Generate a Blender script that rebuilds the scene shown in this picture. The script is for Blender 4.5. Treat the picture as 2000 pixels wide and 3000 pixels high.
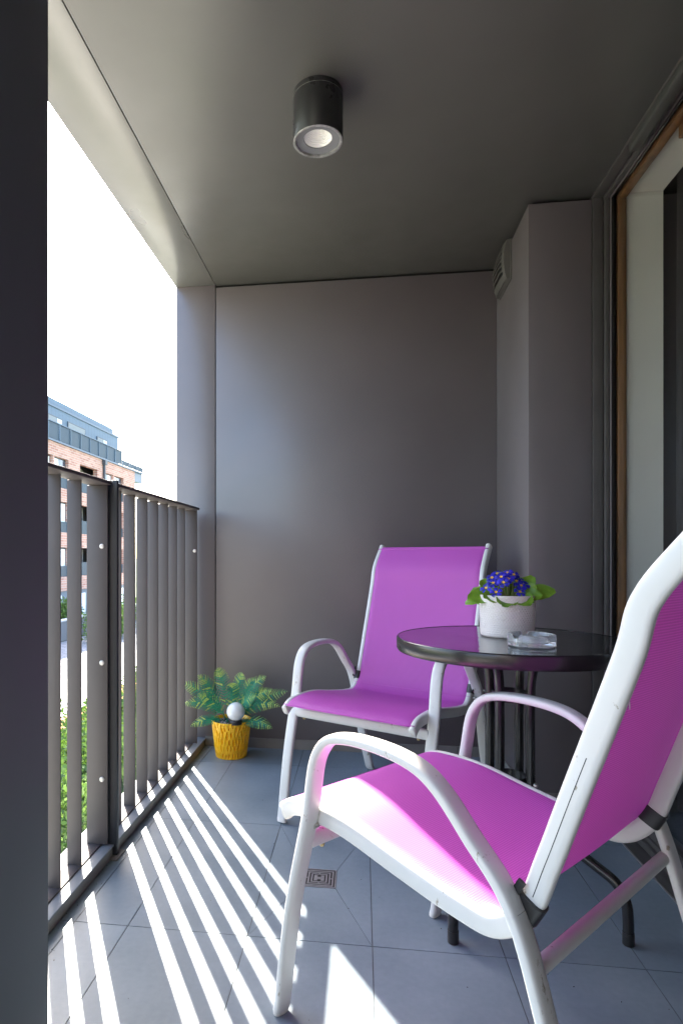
import bpy, bmesh, math, random
from mathutils import Vector, Matrix, noise
R = math.radians
scene = bpy.context.scene
C = scene.collection
for o in list(bpy.data.objects):
    bpy.data.objects.remove(o)

# ------------------------------------------------------------------ camera, sky, sun, exposure
F_PX, CX, HY, CAM_H = 1780.0, 820.0, 1632.0, 0.92      # in pixels of the 2000x3000 photograph
cam_d = bpy.data.cameras.new('camera')
cam_d.sensor_fit = 'HORIZONTAL'
cam_d.sensor_width = 36.0
cam_d.lens = F_PX / 2000 * 36.0
cam_d.shift_x = (1000 - CX) / 2000
cam_d.shift_y = (HY - 1500) / 2000
cam_d.clip_start = 0.02
cam_d.clip_end = 2000
cam = bpy.data.objects.new('camera', cam_d)
C.objects.link(cam)
cam.location = (0, 0, CAM_H)
cam.rotation_euler = (R(90), 0, math.atan(240 / F_PX))
scene.camera = cam

SUN_EL = R(39.9)
world = bpy.data.worlds.new('World')
scene.world = world
world.use_nodes = True
wn = world.node_tree
wn.nodes.clear()
sky = wn.nodes.new('ShaderNodeTexSky')
sky.sky_type = 'NISHITA'
sky.sun_disc = False
sky.sun_elevation = SUN_EL
sky.sun_rotation = R(-30)
sky.altitude = 100
sky.air_density = 1.0
sky.dust_density = 2.5
sky.ozone_density = 1.0
bg = wn.nodes.new('ShaderNodeBackground')
bg.inputs[1].default_value = 0.15
wo = wn.nodes.new('ShaderNodeOutputWorld')
wn.links.new(sky.outputs[0], bg.inputs[0])
wn.links.new(bg.outputs[0], wo.inputs[0])

sun_d = bpy.data.lights.new('sun', 'SUN')
sun_d.energy = 5.0
sun_d.angle = R(0.53)
sun_d.color = (1.0, 0.93, 0.82)
sun = bpy.data.objects.new('sun', sun_d)
C.objects.link(sun)
to_sun = Vector((-0.5 * math.cos(SUN_EL), 0.866 * math.cos(SUN_EL), math.sin(SUN_EL)))
sun.rotation_euler = to_sun.to_track_quat('Z', 'Y').to_euler()
sun.location = to_sun * 30

scene.view_settings.view_transform = 'Standard'
scene.view_settings.look = 'None'
scene.view_settings.gamma = 1
scene.view_settings.use_curve_mapping = False
scene.view_settings.exposure = 2.95
scene.cycles.max_bounces = 12
scene.cycles.diffuse_bounces = 7
scene.cycles.transmission_bounces = 12
scene.cycles.transparent_max_bounces = 12

# ------------------------------------------------------------------ materials
def mat(name, col, rough=0.5, metal=0.0, spec=0.5, bump=None, vary=None, coat=0.0, extra=None):
    m = bpy.data.materials.new(name)
    m.use_nodes = True
    nt = m.node_tree
    b = nt.nodes['Principled BSDF']
    b.inputs['Base Color'].default_value = (*col, 1)
    b.inputs['Roughness'].default_value = rough
    b.inputs['Metallic'].default_value = metal
    b.inputs['Specular IOR Level'].default_value = spec
    b.inputs['Coat Weight'].default_value = coat
    tc = nt.nodes.new('ShaderNodeTexCoord')
    if vary:                                        # (scale, amount, stretch)
        n = nt.nodes.new('ShaderNodeTexNoise')
        n.inputs['Scale'].default_value = vary[0]
        n.inputs['Detail'].default_value = 5
        mp = nt.nodes.new('ShaderNodeMapping')
        mp.inputs['Scale'].default_value = vary[2] if len(vary) > 2 else (1, 1, 1)
        nt.links.new(tc.outputs['Object'], mp.inputs[0])
        nt.links.new(mp.outputs[0], n.inputs[0])
        r = nt.nodes.new('ShaderNodeValToRGB')
        a = vary[1]
        r.color_ramp.elements[0].position = 0.3
        r.color_ramp.elements[1].position = 0.7
        r.color_ramp.elements[0].color = (*[c * (1 - a) for c in col], 1)
        r.color_ramp.elements[1].color = (*[min(1, c * (1 + a)) for c in col], 1)
        nt.links.new(n.outputs[0], r.inputs[0])
        nt.links.new(r.outputs[0], b.inputs['Base Color'])
    if bump:                                        # (scale, strength, distance)
        n2 = nt.nodes.new('ShaderNodeTexNoise')
        n2.inputs['Scale'].default_value = bump[0]
        n2.inputs['Detail'].default_value = 3
        nt.links.new(tc.outputs['Object'], n2.inputs[0])
        bp = nt.nodes.new('ShaderNodeBump')
        bp.inputs['Strength'].default_value = bump[1]
        bp.inputs['Distance'].default_value = bump[2]
        nt.links.new(n2.outputs[0], bp.inputs['Height'])
        nt.links.new(bp.outputs[0], b.inputs['Normal'])
    if extra:
        extra(nt, b, tc)
    return m

def smudges(lo, hi, sc, stretch=(1, 1, 1)):
    def f(nt, b, tc):
        n = nt.nodes.new('ShaderNodeTexNoise')
        n.inputs['Scale'].default_value = sc
        n.inputs['Detail'].default_value = 4
        mp = nt.nodes.new('ShaderNodeMapping')
        mp.inputs['Scale'].default_value = stretch
        nt.links.new(tc.outputs['Object'], mp.inputs[0])
        nt.links.new(mp.outputs[0], n.inputs[0])
        mr = nt.nodes.new('ShaderNodeMapRange')
        mr.inputs[1].default_value = 0.35
        mr.inputs[2].default_value = 0.65
        mr.inputs[3].default_value = lo
        mr.inputs[4].default_value = hi
        nt.links.new(n.outputs[0], mr.inputs[0])
        nt.links.new(mr.outputs[0], b.inputs['Roughness'])
    return f

M = {}
M['panel'] = mat('wall_panel_grey', (.122, .104, .105), .42, 0, .8, bump=(1.6, .12, .02), vary=(3, .06), extra=smudges(.32, .42, 2.2))
M['ceiling'] = mat('ceiling_panel_grey', (.080, .079, .071), .36, 0, .9, bump=(2.2, .15, .02), vary=(2.5, .07), extra=smudges(.32, .44, 3))
M['fascia'] = mat('fascia_metal_grey', (.14, .142, .132), .36, 0.25, .9, bump=(2.6, .2, .03), vary=(5, .06), extra=smudges(.27, .42, 3.5, (1, .35, 1)))
M['rail'] = mat('railing_painted_steel', (.074, .064, .063), .55, 0, .35, bump=(160, .06, .001), vary=(6, .06))
M['housing'] = mat('housing_dark_grey', (.05, .05, .045), .4, 0, .6)
M['pier'] = mat('pier_dark_metal', (.115, .130, .140), .6, 0, .25, bump=(2, .1, .02))
M['post'] = mat('post_shaded_steel', (.022, .025, .03), .4)  # shade on the room-facing sides is put into this darker base colour
M['dark_frame'] = mat('dark_aluminium', (.085, .078, .074), .38, .2, .5, vary=(8, .08))
M['tile'] = None
M['grout'] = mat('grout', (.085, .09, .095), .9, vary=(30, .15))
M['skirting'] = mat('skirting_tile', (.2, .19, .175), .5, vary=(12, .08))
M['sill'] = mat('sill_grey', (.2, .22, .24), .55, vary=(10, .08))
M['curb'] = mat('curb_metal', (.2, .187, .17), .45, .0, .5, vary=(9, .1))
def scuff_extra(nt, b, tc):
    n = nt.nodes.new('ShaderNodeTexNoise'); n.inputs['Scale'].default_value = 38; n.inputs['Detail'].default_value = 6; n.inputs['Roughness'].default_value = .7
    mp = nt.nodes.new('ShaderNodeMapping'); mp.inputs['Scale'].default_value = (1, .8, .45)
    nt.links.new(tc.outputs['Object'], mp.inputs[0]); nt.links.new(mp.outputs[0], n.inputs[0])
    n2 = nt.nodes.new('ShaderNodeTexNoise'); n2.inputs['Scale'].default_value = 5; n2.inputs['Detail'].default_value = 3
    nt.links.new(tc.outputs['Object'], n2.inputs[0])
    r1 = nt.nodes.new('ShaderNodeValToRGB'); r1.color_ramp.elements[0].position = .64; r1.color_ramp.elements[1].position = .675
    nt.links.new(n.outputs[0], r1.inputs[0])
    r2 = nt.nodes.new('ShaderNodeValToRGB'); r2.color_ramp.elements[0].position = .3; r2.color_ramp.elements[1].position = .75
    r2.color_ramp.elements[0].color = (.64, .635, .62, 1); r2.color_ramp.elements[1].color = (.60, .585, .545, 1)
    nt.links.new(n2.outputs[0], r2.inputs[0])
    mx = nt.nodes.new('ShaderNodeMix'); mx.data_type = 'RGBA'
    nt.links.new(r1.outputs[0], mx.inputs[0]); nt.links.new(r2.outputs[0], mx.inputs[6]); mx.inputs[7].default_value = (.30, .26, .20, 1)
    nt.links.new(mx.outputs[2], b.inputs['Base Color'])
M['white'] = mat('white_powder_coat', (.66, .65, .63), .34, 0, .5, bump=(60, .05, .001), coat=.12, extra=scuff_extra)
M['white_scuffed'] = mat('white_powder_coat_scuffed', (.74, .73, .69), .38, vary=(7, .03), bump=(60, .05, .001))
M['cap'] = mat('pale_plastic_cap', (.7, .68, .63), .5, vary=(40, .05))
M['black_plastic'] = mat('black_plastic', (.02, .019, .019), .42, bump=(300, .1, .001))
M['black_metal'] = mat('black_powder_coat', (.014, .013, .013), .24, .0, .55)
M['bolt'] = mat('zinc_bolt', (.55, .52, .47), .3, .9)
M['screw'] = mat('pale_screw_cap', (.75, .72, .68), .35, .3)
M['brass'] = mat('brass_bolt', (.6, .43, .2), .4, .8)
M['steel'] = mat('drain_steel', (.42, .42, .43), .4, .8, vary=(60, .1))
M['void'] = mat('drain_void', (.012, .012, .013), .6)
M['wood'] = mat('door_frame_wood', (.23, .11, .04), .38, 0, .5, vary=(7, .35, (6, 6, .35)), coat=.3)
M['plaster'] = mat('interior_plaster', (.8, .79, .72), .8, bump=(90, .1, .002), vary=(3, .03))
M['drape'] = mat('dark_drape', (.045, .042, .042), .85)
M['sheer'] = mat('white_sheer', (.7, .71, .72), .9)
M['lamp_metal'] = mat('lamp_graphite_metal', (.05, .049, .05), .33, .55, .5, vary=(9, .12), extra=smudges(.25, .48, 16))
M['lamp_edge'] = mat('lamp_worn_rim', (.34, .34, .33), .45, .5, vary=(55, .45))
M['lamp_inner'] = mat('lamp_inner_disc', (.17, .175, .185), .5)
M['reflector'] = mat('lamp_reflector', (.88, .88, .84), .25, .15)
M['pebble'] = mat('grey_pebbles', (.32, .32, .33), .7, vary=(80, .5))
M['soil'] = mat('dark_soil', (.02, .016, .012), .95, bump=(60, 1, .01))
M['globe'] = mat('frosted_globe', (.8, .82, .82), .22, coat=.3)
M['vent'] = mat('vent_plastic', (.085, .08, .072), .45)

def tile_extra(nt, b, tc):
    g = nt.nodes.new('ShaderNodeNewGeometry')
    n = nt.nodes.new('ShaderNodeTexNoise'); n.inputs['Scale'].default_value = 4; n.inputs['Detail'].default_value = 8
    n.inputs['Roughness'].default_value = .65
    n3 = nt.nodes.new('ShaderNodeTexNoise'); n3.inputs['Scale'].default_value = 70; n3.inputs['Detail'].default_value = 3
    nt.links.new(tc.outputs['Object'], n.inputs[0]); nt.links.new(tc.outputs['Object'], n3.inputs[0])
    ad = nt.nodes.new('ShaderNodeMath'); ad.operation = 'ADD'
    ml = nt.nodes.new('ShaderNodeMath'); ml.operation = 'MULTIPLY'; ml.inputs[1].default_value = .3
    nt.links.new(n3.outputs[0], ml.inputs[0]); nt.links.new(n.outputs[0], ad.inputs[0]); nt.links.new(ml.outputs[0], ad.inputs[1])
    r = nt.nodes.new('ShaderNodeValToRGB')
    r.color_ramp.elements[0].position = .45; r.color_ramp.elements[0].color = (.135, .175, .208, 1)
    r.color_ramp.elements[1].position = .85; r.color_ramp.elements[1].color = (.19, .235, .272, 1)
    nt.links.new(ad.outputs[0], r.inputs[0])
    hs = nt.nodes.new('ShaderNodeHueSaturation')
    mr = nt.nodes.new('ShaderNodeMapRange'); mr.inputs[3].default_value = .94; mr.inputs[4].default_value = 1.06
    nt.links.new(g.outputs['Random Per Island'], mr.inputs[0]); nt.links.new(mr.outputs[0], hs.inputs['Value'])
    nt.links.new(r.outputs[0], hs.inputs['Color']); nt.links.new(hs.outputs[0], b.inputs['Base Color'])
    mr2 = nt.nodes.new('ShaderNodeMapRange'); mr2.inputs[1].default_value = .3; mr2.inputs[2].default_value = .7
    mr2.inputs[3].default_value = .34; mr2.inputs[4].default_value = .5
    nt.links.new(n.outputs[0], mr2.inputs[0]); nt.links.new(mr2.outputs[0], b.inputs['Roughness'])
M['tile'] = mat('floor_tile_grey', (.19, .2, .22), .42, bump=(220, .08, .001), extra=tile_extra)

def textile_extra(nt, b, tc):
    uv = nt.nodes.new('ShaderNodeUVMap')
    sx = nt.nodes.new('ShaderNodeSeparateXYZ'); nt.links.new(uv.outputs[0], sx.inputs[0])
    def sine(sock, per):
        m = nt.nodes.new('ShaderNodeMath'); m.operation = 'MULTIPLY'; m.inputs[1].default_value = 2 * math.pi / per
        s = nt.nodes.new('ShaderNodeMath'); s.operation = 'SINE'
        nt.links.new(sock, m.inputs[0]); nt.links.new(m.outputs[0], s.inputs[0]); return s.outputs[0]
    a, c = sine(sx.outputs[0], .0034), sine(sx.outputs[1], .0042)
    mu = nt.nodes.new('ShaderNodeMath'); mu.operation = 'ADD'
    nt.links.new(a, mu.inputs[0]); nt.links.new(c, mu.inputs[1])
    mr = nt.nodes.new('ShaderNodeMapRange'); mr.inputs[1].default_value = -2; mr.inputs[2].default_value = 2
    nt.links.new(mu.outputs[0], mr.inputs[0])
    r = nt.nodes.new('ShaderNodeValToRGB')
    r.color_ramp.elements[0].position = .1; r.color_ramp.elements[0].color = (.31, .034, .28, 1)
    r.color_ramp.elements[1].position = .7; r.color_ramp.elements[1].color = (.62, .115, .55, 1)
    nt.links.new(mr.outputs[0], r.inputs[0]); nt.links.new(r.outputs[0], b.inputs['Base Color'])
    bp = nt.nodes.new('ShaderNodeBump'); bp.inputs['Strength'].default_value = .6; bp.inputs['Distance'].default_value = .0008
    nt.links.new(mr.outputs[0], bp.inputs['Height']); nt.links.new(bp.outputs[0], b.inputs['Normal'])
    tr = nt.nodes.new('ShaderNodeBsdfTranslucent'); tr.inputs[0].default_value = (.85, .10, .62, 1)
    mx = nt.nodes.new('ShaderNodeMixShader'); mx.inputs[0].default_value = .12
    out = nt.nodes['Material Output']
    nt.links.new(b.outputs[0], mx.inputs[1]); nt.links.new(tr.outputs[0], mx.inputs[2]); nt.links.new(mx.outputs[0], out.inputs[0])
M['textile'] = mat('purple_mesh_textile', (.42, .06, .5), .5, 0, .5, extra=textile_extra)

def glassmat(name, col, rough, ior=1.45, bump=None):
    def ex(nt, b, tc):
        b.inputs['Transmission Weight'].default_value = 1
        b.inputs['IOR'].default_value = ior
    return mat(name, col, rough, bump=bump, extra=ex)
M['glass_clear'] = glassmat('clear_glass', (.96, .99, 1), .02, 1.5)
M['glass_clear'].node_tree.nodes['Principled BSDF'].inputs['Transmission Weight'].default_value = .86  # pale diffuse share stands in for sky reflections inside the thick glass
M['pane'] = glassmat('window_glass', (1, 1, .99), .0, 1.25)
M['table_glass'] = glassmat('dark_rippled_glass', (.20, .25, .25), .03, 2.7, bump=(46, .12, .004))

def yellow_extra(nt, b, tc):
    b.inputs['Subsurface Weight'].default_value = .08
    b.inputs['Subsurface Radius'].default_value = (.01, .004, .001)
M['yellow'] = mat('yellow_plastic', (.95, .52, .012), .36, vary=(30, .08), extra=yellow_extra)

def pot_extra(nt, b, tc):
    uv = nt.nodes.new('ShaderNodeUVMap')
    mp = nt.nodes.new('ShaderNodeMapping'); mp.inputs['Scale'].default_value = (56, 19, 1)
    v = nt.nodes.new('ShaderNodeTexVoronoi'); v.feature = 'F1'; v.inputs['Scale'].default_value = 1; v.inputs['Randomness'].default_value = 0
    # offset every other row
    s = nt.nodes.new('ShaderNodeSeparateXYZ'); cb = nt.nodes.new('ShaderNodeCombineXYZ')
    fl = nt.nodes.new('ShaderNodeMath'); fl.operation = 'FLOOR'
    md = nt.nodes.new('ShaderNodeMath'); md.operation = 'MODULO'; md.inputs[1].default_value = 2
    hf = nt.nodes.new('ShaderNodeMath'); hf.operation = 'MULTIPLY_ADD'; hf.inputs[1].default_value = .5
    nt.links.new(uv.outputs[0], mp.inputs[0]); nt.links.new(mp.outputs[0], s.inputs[0])
    nt.links.new(s.outputs[1], fl.inputs[0]); nt.links.new(fl.outputs[0], md.inputs[0]); nt.links.new(md.outputs[0], hf.inputs[0]); nt.links.new(s.outputs[0], hf.inputs[2])
    def fr(sock):
        f = nt.nodes.new('ShaderNodeMath'); f.operation = 'FRACT'; nt.links.new(sock, f.inputs[0])
        d = nt.nodes.new('ShaderNodeMath'); d.operation = 'SUBTRACT'; d.inputs[1].default_value = .5; nt.links.new(f.outputs[0], d.inputs[0]); return d.outputs[0]
    nt.links.new(fr(hf.outputs[0]), cb.inputs[0]); nt.links.new(fr(s.outputs[1]), cb.inputs[1])
    ln = nt.nodes.new('ShaderNodeVectorMath'); ln.operation = 'LENGTH'; nt.links.new(cb.outputs[0], ln.inputs[0])
    nt.nodes.remove(v)
    mr = nt.nodes.new('ShaderNodeMapRange'); mr.interpolation_type = 'SMOOTHSTEP'
    mr.inputs[1].default_value = .15; mr.inputs[2].default_value = .45
    nt.links.new(ln.outputs['Value'], mr.inputs[0])
    bp = nt.nodes.new('ShaderNodeBump'); bp.inputs['Strength'].default_value = .55; bp.inputs['Distance'].default_value = .0016
    nt.links.new(mr.outputs[0], bp.inputs['Height']); nt.links.new(bp.outputs[0], b.inputs['Normal'])
M['pot'] = mat('cream_ceramic', (.74, .67, .63), .34, extra=pot_extra, coat=.2)

def leafmat(name, c0, c1, rough=.45, scale=25, trans=.25, backc=None):
    m = bpy.data.materials.new(name); m.use_nodes = True; nt = m.node_tree; b = nt.nodes['Principled BSDF']
    b.inputs['Roughness'].default_value = rough
    tc = nt.nodes.new('ShaderNodeTexCoord'); n = nt.nodes.new('ShaderNodeTexNoise'); n.inputs['Scale'].default_value = scale; n.inputs['Detail'].default_value = 3
    nt.links.new(tc.outputs['Object'], n.inputs[0])
    g = nt.nodes.new('ShaderNodeNewGeometry')
    ad = nt.nodes.new('ShaderNodeMath'); ad.operation = 'MULTIPLY_ADD'; ad.inputs[1].default_value = .35
    nt.links.new(g.outputs['Random Per Island'], ad.inputs[0]); nt.links.new(n.outputs[0], ad.inputs[2])
    r = nt.nodes.new('ShaderNodeValToRGB'); r.color_ramp.elements[0].position = .45; r.color_ramp.elements[1].position = .9
    r.color_ramp.elements[0].color = (*c0, 1); r.color_ramp.elements[1].color = (*c1, 1)
    nt.links.new(ad.outputs[0], r.inputs[0]); nt.links.new(r.outputs[0], b.inputs['Base Color'])
    tr = nt.nodes.new('ShaderNodeBsdfTranslucent'); nt.links.new(r.outputs[0], tr.inputs[0])
    mx = nt.nodes.new('ShaderNodeMixShader'); mx.inputs[0].default_value = trans
    nt.links.new(b.outputs[0], mx.inputs[1]); nt.links.new(tr.outputs[0], mx.inputs[2]); nt.links.new(mx.outputs[0], nt.nodes['Material Output'].inputs[0])
    return m
M['fern'] = leafmat('fern_green', (.012, .20, .13), (.03, .32, .16), .4, 9)
M['fern_fresh'] = leafmat('fern_fresh_tip', (.10, .34, .10), (.50, .66, .14), .4, 14)
M['prim_leaf'] = leafmat('primrose_leaf', (.10, .24, .02), (.30, .46, .04), .4, 30)
M['petal'] = leafmat('blue_petal', (.010, .010, .24), (.045, .03, .62), .55, 60, .2)
M['petal_eye'] = mat('yellow_petal_eye', (.8, .45, .03), .6)
M['stem'] = mat('stem_green', (.2, .22, .06), .6)
M['shrub'] = leafmat('shrub_leaf', (.045, .095, .015), (.13, .22, .03), .5, 2.5)
M['bark'] = mat('bark', (.09, .06, .04), .9, vary=(8, .3))

def brick_mat():
    def ex(nt, b, tc):
        sp = nt.nodes.new('ShaderNodeSeparateXYZ'); cb = nt.nodes.new('ShaderNodeCombineXYZ')
        ad = nt.nodes.new('ShaderNodeMath'); ad.operation = 'ADD'
        nt.links.new(tc.outputs['Object'], sp.inputs[0])
        nt.links.new(sp.outputs[0], ad.inputs[0]); nt.links.new(sp.outputs[1], ad.inputs[1])
        nt.links.new(ad.outputs[0], cb.inputs[0]); nt.links.new(sp.outputs[2], cb.inputs[1])
        br = nt.nodes.new('ShaderNodeTexBrick')
        br.inputs['Scale'].default_value = 1; br.inputs['Brick Width'].default_value = .5; br.inputs['Row Height'].default_value = .16
        br.inputs['Mortar Size'].default_value = .018; br.inputs['Bias'].default_value = 0
        br.inputs['Color1'].default_value = (.36, .16, .115, 1); br.inputs['Color2'].default_value = (.50, .28, .21, 1); br.inputs['Mortar'].default_value = (.46, .38, .33, 1)
        nt.links.new(cb.outputs[0], br.inputs[0]); nt.links.new(br.outputs[0], b.inputs['Base Color'])
    return mat('red_brick', (.4, .2, .12), .85, extra=ex)
M['brick'] = brick_mat()
def slate_ex(nt, b, tc):
    w = nt.nodes.new('ShaderNodeTexWave'); w.bands_direction = 'Y'; w.wave_profile = 'SAW'; w.inputs['Scale'].default_value = .62; w.inputs['Distortion'].default_value = 0
    nt.links.new(tc.outputs['Object'], w.inputs[0])
    r = nt.nodes.new('ShaderNodeValToRGB'); r.color_ramp.elements[0].position = 0; r.color_ramp.elements[0].color = (.045, .07, .095, 1)
    r.color_ramp.elements[1].position = .1; r.color_ramp.elements[1].color = (.075, .125, .18, 1)
    nt.links.new(w.outputs[0], r.inputs[0]); nt.links.new(r.outputs[0], b.inputs['Base Color'])
M['slate'] = mat('standing_seam_metal', (.12, .17, .21), .55, .0, extra=slate_ex)
M['slate_plain'] = mat('blue_grey_trim', (.05, .085, .13), .45)
M['terrace_panel'] = mat('smoked_balustrade', (.018, .042, .065), .6)
M['win_frame'] = mat('dark_window_frame', (.06, .065, .075), .5)
M['win_glass'] = mat('dark_window_glass', (.05, .06, .08), .06, .0, .8)
M['blind'] = mat('white_blind', (.75, .77, .8), .6)
M['recess'] = mat('loggia_recess', (.3, .29, .28), .7)
M['render_grey'] = mat('ground_floor_render', (.13, .16, .19), .7)
M['paving'] = mat('pale_paving', (.5, .49, .46), .85, vary=(3, .15))
def cobble_ex(nt, b, tc):
    br = nt.nodes.new('ShaderNodeTexBrick'); br.inputs['Scale'].default_value = 1
    br.inputs['Brick Width'].default_value = .4; br.inputs['Row Height'].default_value = .2; br.inputs['Mortar Size'].default_value = .02
    br.inputs['Color1'].default_value = (.20, .21, .24, 1); br.inputs['Color2'].default_value = (.30, .31, .34, 1); br.inputs['Mortar'].default_value = (.1, .1, .11, 1)
    nt.links.new(tc.outputs['Object'], br.inputs[0]); nt.links.new(br.outputs[0], b.inputs['Base Color'])
M['bounce_ground'] = mat('pale_bounce_ground', (.62, .59, .52), .9, vary=(9, .12))
M['cobble'] = mat('grey_setts', (.25, .26, .28), .8, extra=cobble_ex)
M['grass'] = mat('ground_grass', (.06, .10, .025), .95, vary=(1.5, .4), bump=(20, 1, .05))
M['mulch'] = mat('orange_mulch', (.35, .17, .07), .95, vary=(6, .5), bump=(15, 1, .06))
M['wall_pale'] = mat('concrete_coping', (.5, .5, .5), .8)
M['wall_grey'] = mat('grey_garden_wall', (.2, .2, .21), .8)

# ------------------------------------------------------------------ mesh helpers
def bm_box(bm, x0, x1, y0, y1, z0, z1):
    vs = [bm.verts.new(p) for p in ((x0, y0, z0), (x1, y0, z0), (x1, y1, z0), (x0, y1, z0), (x0, y0, z1), (x1, y0, z1), (x1, y1, z1), (x0, y1, z1))]
    fs = []
    for f in ((0, 3, 2, 1), (4, 5, 6, 7), (0, 1, 5, 4), (1, 2, 6, 5), (2, 3, 7, 6), (3, 0, 4, 7)):
        fs.append(bm.faces.new([vs[i] for i in f]))
    return fs
def bev(bm, w, seg=2):
    bmesh.ops.bevel(bm, geom=list(bm.edges), offset=w, segments=seg, profile=.5, affect='EDGES')
def frames(path):
    """parallel-transport frames"""
    P = [Vector(p) for p in path]; T = []
    for i in range(len(P)):
        a = P[max(0, i - 1)]; b = P[min(len(P) - 1, i + 1)]
        T.append((b - a).normalized())
    return P, T
def bm_tube(bm, path, ra, rb=None, nseg=16, ref=None, cap=True, power=2.0, radii=None):
    """sweep; cross-section half-size ra along 'ref' (fixed side vector) and rb across; superellipse power"""
    rb = ra if rb is None else rb
    P, T = frames(path); rings = []
    prev = Vector(ref) if ref is not None else None
    for i, (p, t) in enumerate(zip(P, T)):
        if ref is not None:
            u = Vector(ref); u = (u - t * u.dot(t)).normalized()
        else:
            if prev is None:
                prev = Vector((0, 0, 1)) if abs(t.z) < .9 else Vector((1, 0, 0))
            u = (prev - t * prev.dot(t)).normalized(); prev = u
        v = t.cross(u)
        k = radii[i] if radii else 1
        ring = []
        for j in range(nseg):
            a = 2 * math.pi * j / nseg; ca, sa = math.cos(a), math.sin(a)
            e = 2 / power
            x = math.copysign(abs(ca) ** e, ca) * ra * k; y = math.copysign(abs(sa) ** e, sa) * rb * k
            ring.append(bm.verts.new(p + u * x + v * y))
        rings.append(ring)
    for a, b in zip(rings, rings[1:]):
        for j in range(nseg):
            bm.faces.new((a[j], a[(j + 1) % nseg], b[(j + 1) % nseg], b[j]))
    if cap:
        bm.faces.new(list(reversed(rings[0]))); bm.faces.new(rings[-1])
def bm_lathe(bm, prof, nseg=48, center=(0, 0), uv=None):
    rings = []
    for r, z in prof:
        if r < 1e-6:
            rings.append([bm.verts.new((center[0], center[1], z))]); continue
        rings.append([bm.verts.new((center[0] + r * math.cos(2 * math.pi * j / nseg), center[1] + r * math.sin(2 * math.pi * j / nseg), z)) for j in range(nseg)])
    for i, (a, b) in enumerate(zip(rings, rings[1:])):
        for j in range(nseg):
            k = (j + 1) % nseg
            if len(a) == 1 and len(b) == 1: continue
            if len(a) == 1: f = bm.faces.new((a[0], b[k], b[j]))
            elif len(b) == 1: f = bm.faces.new((a[j], a[k], b[0]))
            else:
                f = bm.faces.new((a[j], a[k], b[k], b[j]))
                if uv is not None:
                    z0, z1 = prof[i][1], prof[i + 1][1]
                    for l, (uu, vv) in zip(f.loops, ((j, z0), (j + 1, z0), (j + 1, z1), (j, z1))):
                        l[uv].uv = (uu / nseg, vv / .115)
def obj(name, bm, m, parent=None, smooth=False, auto=None, loc=None):
    bmesh.ops.recalc_face_normals(bm, faces=list(bm.faces))
    me = bpy.data.meshes.new(name); bm.to_mesh(me); bm.free()
    mats = m if isinstance(m, list) else [m]
    for q in mats: me.materials.append(q)
    o = bpy.data.objects.new(name, me); C.objects.link(o)
    if smooth:
        for p in me.polygons: p.use_smooth = True
        if auto:
            me.set_sharp_from_angle(angle=R(auto))
    if parent is not None: o.parent = parent
    if loc: o.location = loc
    return o
def empty(name, label, cat, loc=(0, 0, 0), rz=0, group=None):
    o = bpy.data.objects.new(name, None); C.objects.link(o); o.location = loc; o.rotation_euler = (0, 0, rz)
    o.empty_display_size = .05
    return tag(o, label, cat, group)
def tag(o, label=None, cat=None, group=None, kind=None):
    if label: o['label'] = label
    if cat: o['category'] = cat
    if group: o['group'] = group
    if kind: o['kind'] = kind
    return o
def box_obj(name, x0, x1, y0, y1, z0, z1, m, parent=None, bevel=0, **k):
    bm = bmesh.new(); bm_box(bm, x0, x1, y0, y1, z0, z1)
    if bevel: bev(bm, bevel, 2)
    return obj(name, bm, m, parent, smooth=bool(bevel), auto=40 if bevel else None, **k)
def catmull(P, n=10):
    P = [Vector(p) for p in P]; Q = [2 * P[0] - P[1]] + P + [2 * P[-1] - P[-2]]; out = []
    for i in range(1, len(Q) - 2):
        a, b, c, d = Q[i - 1:i + 3]
        for k in range(n):
            t = k / n
            out.append(.5 * ((2 * b) + (-a + c) * t + (2 * a - 5 * b + 4 * c - d) * t * t + (-a + 3 * b - 3 * c + d) * t ** 3))
    out.append(P[-1]); return out

WALL_Y, CEIL, XI, XO, XR = 2.893, 2.246, -.708, -.905, .838

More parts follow.
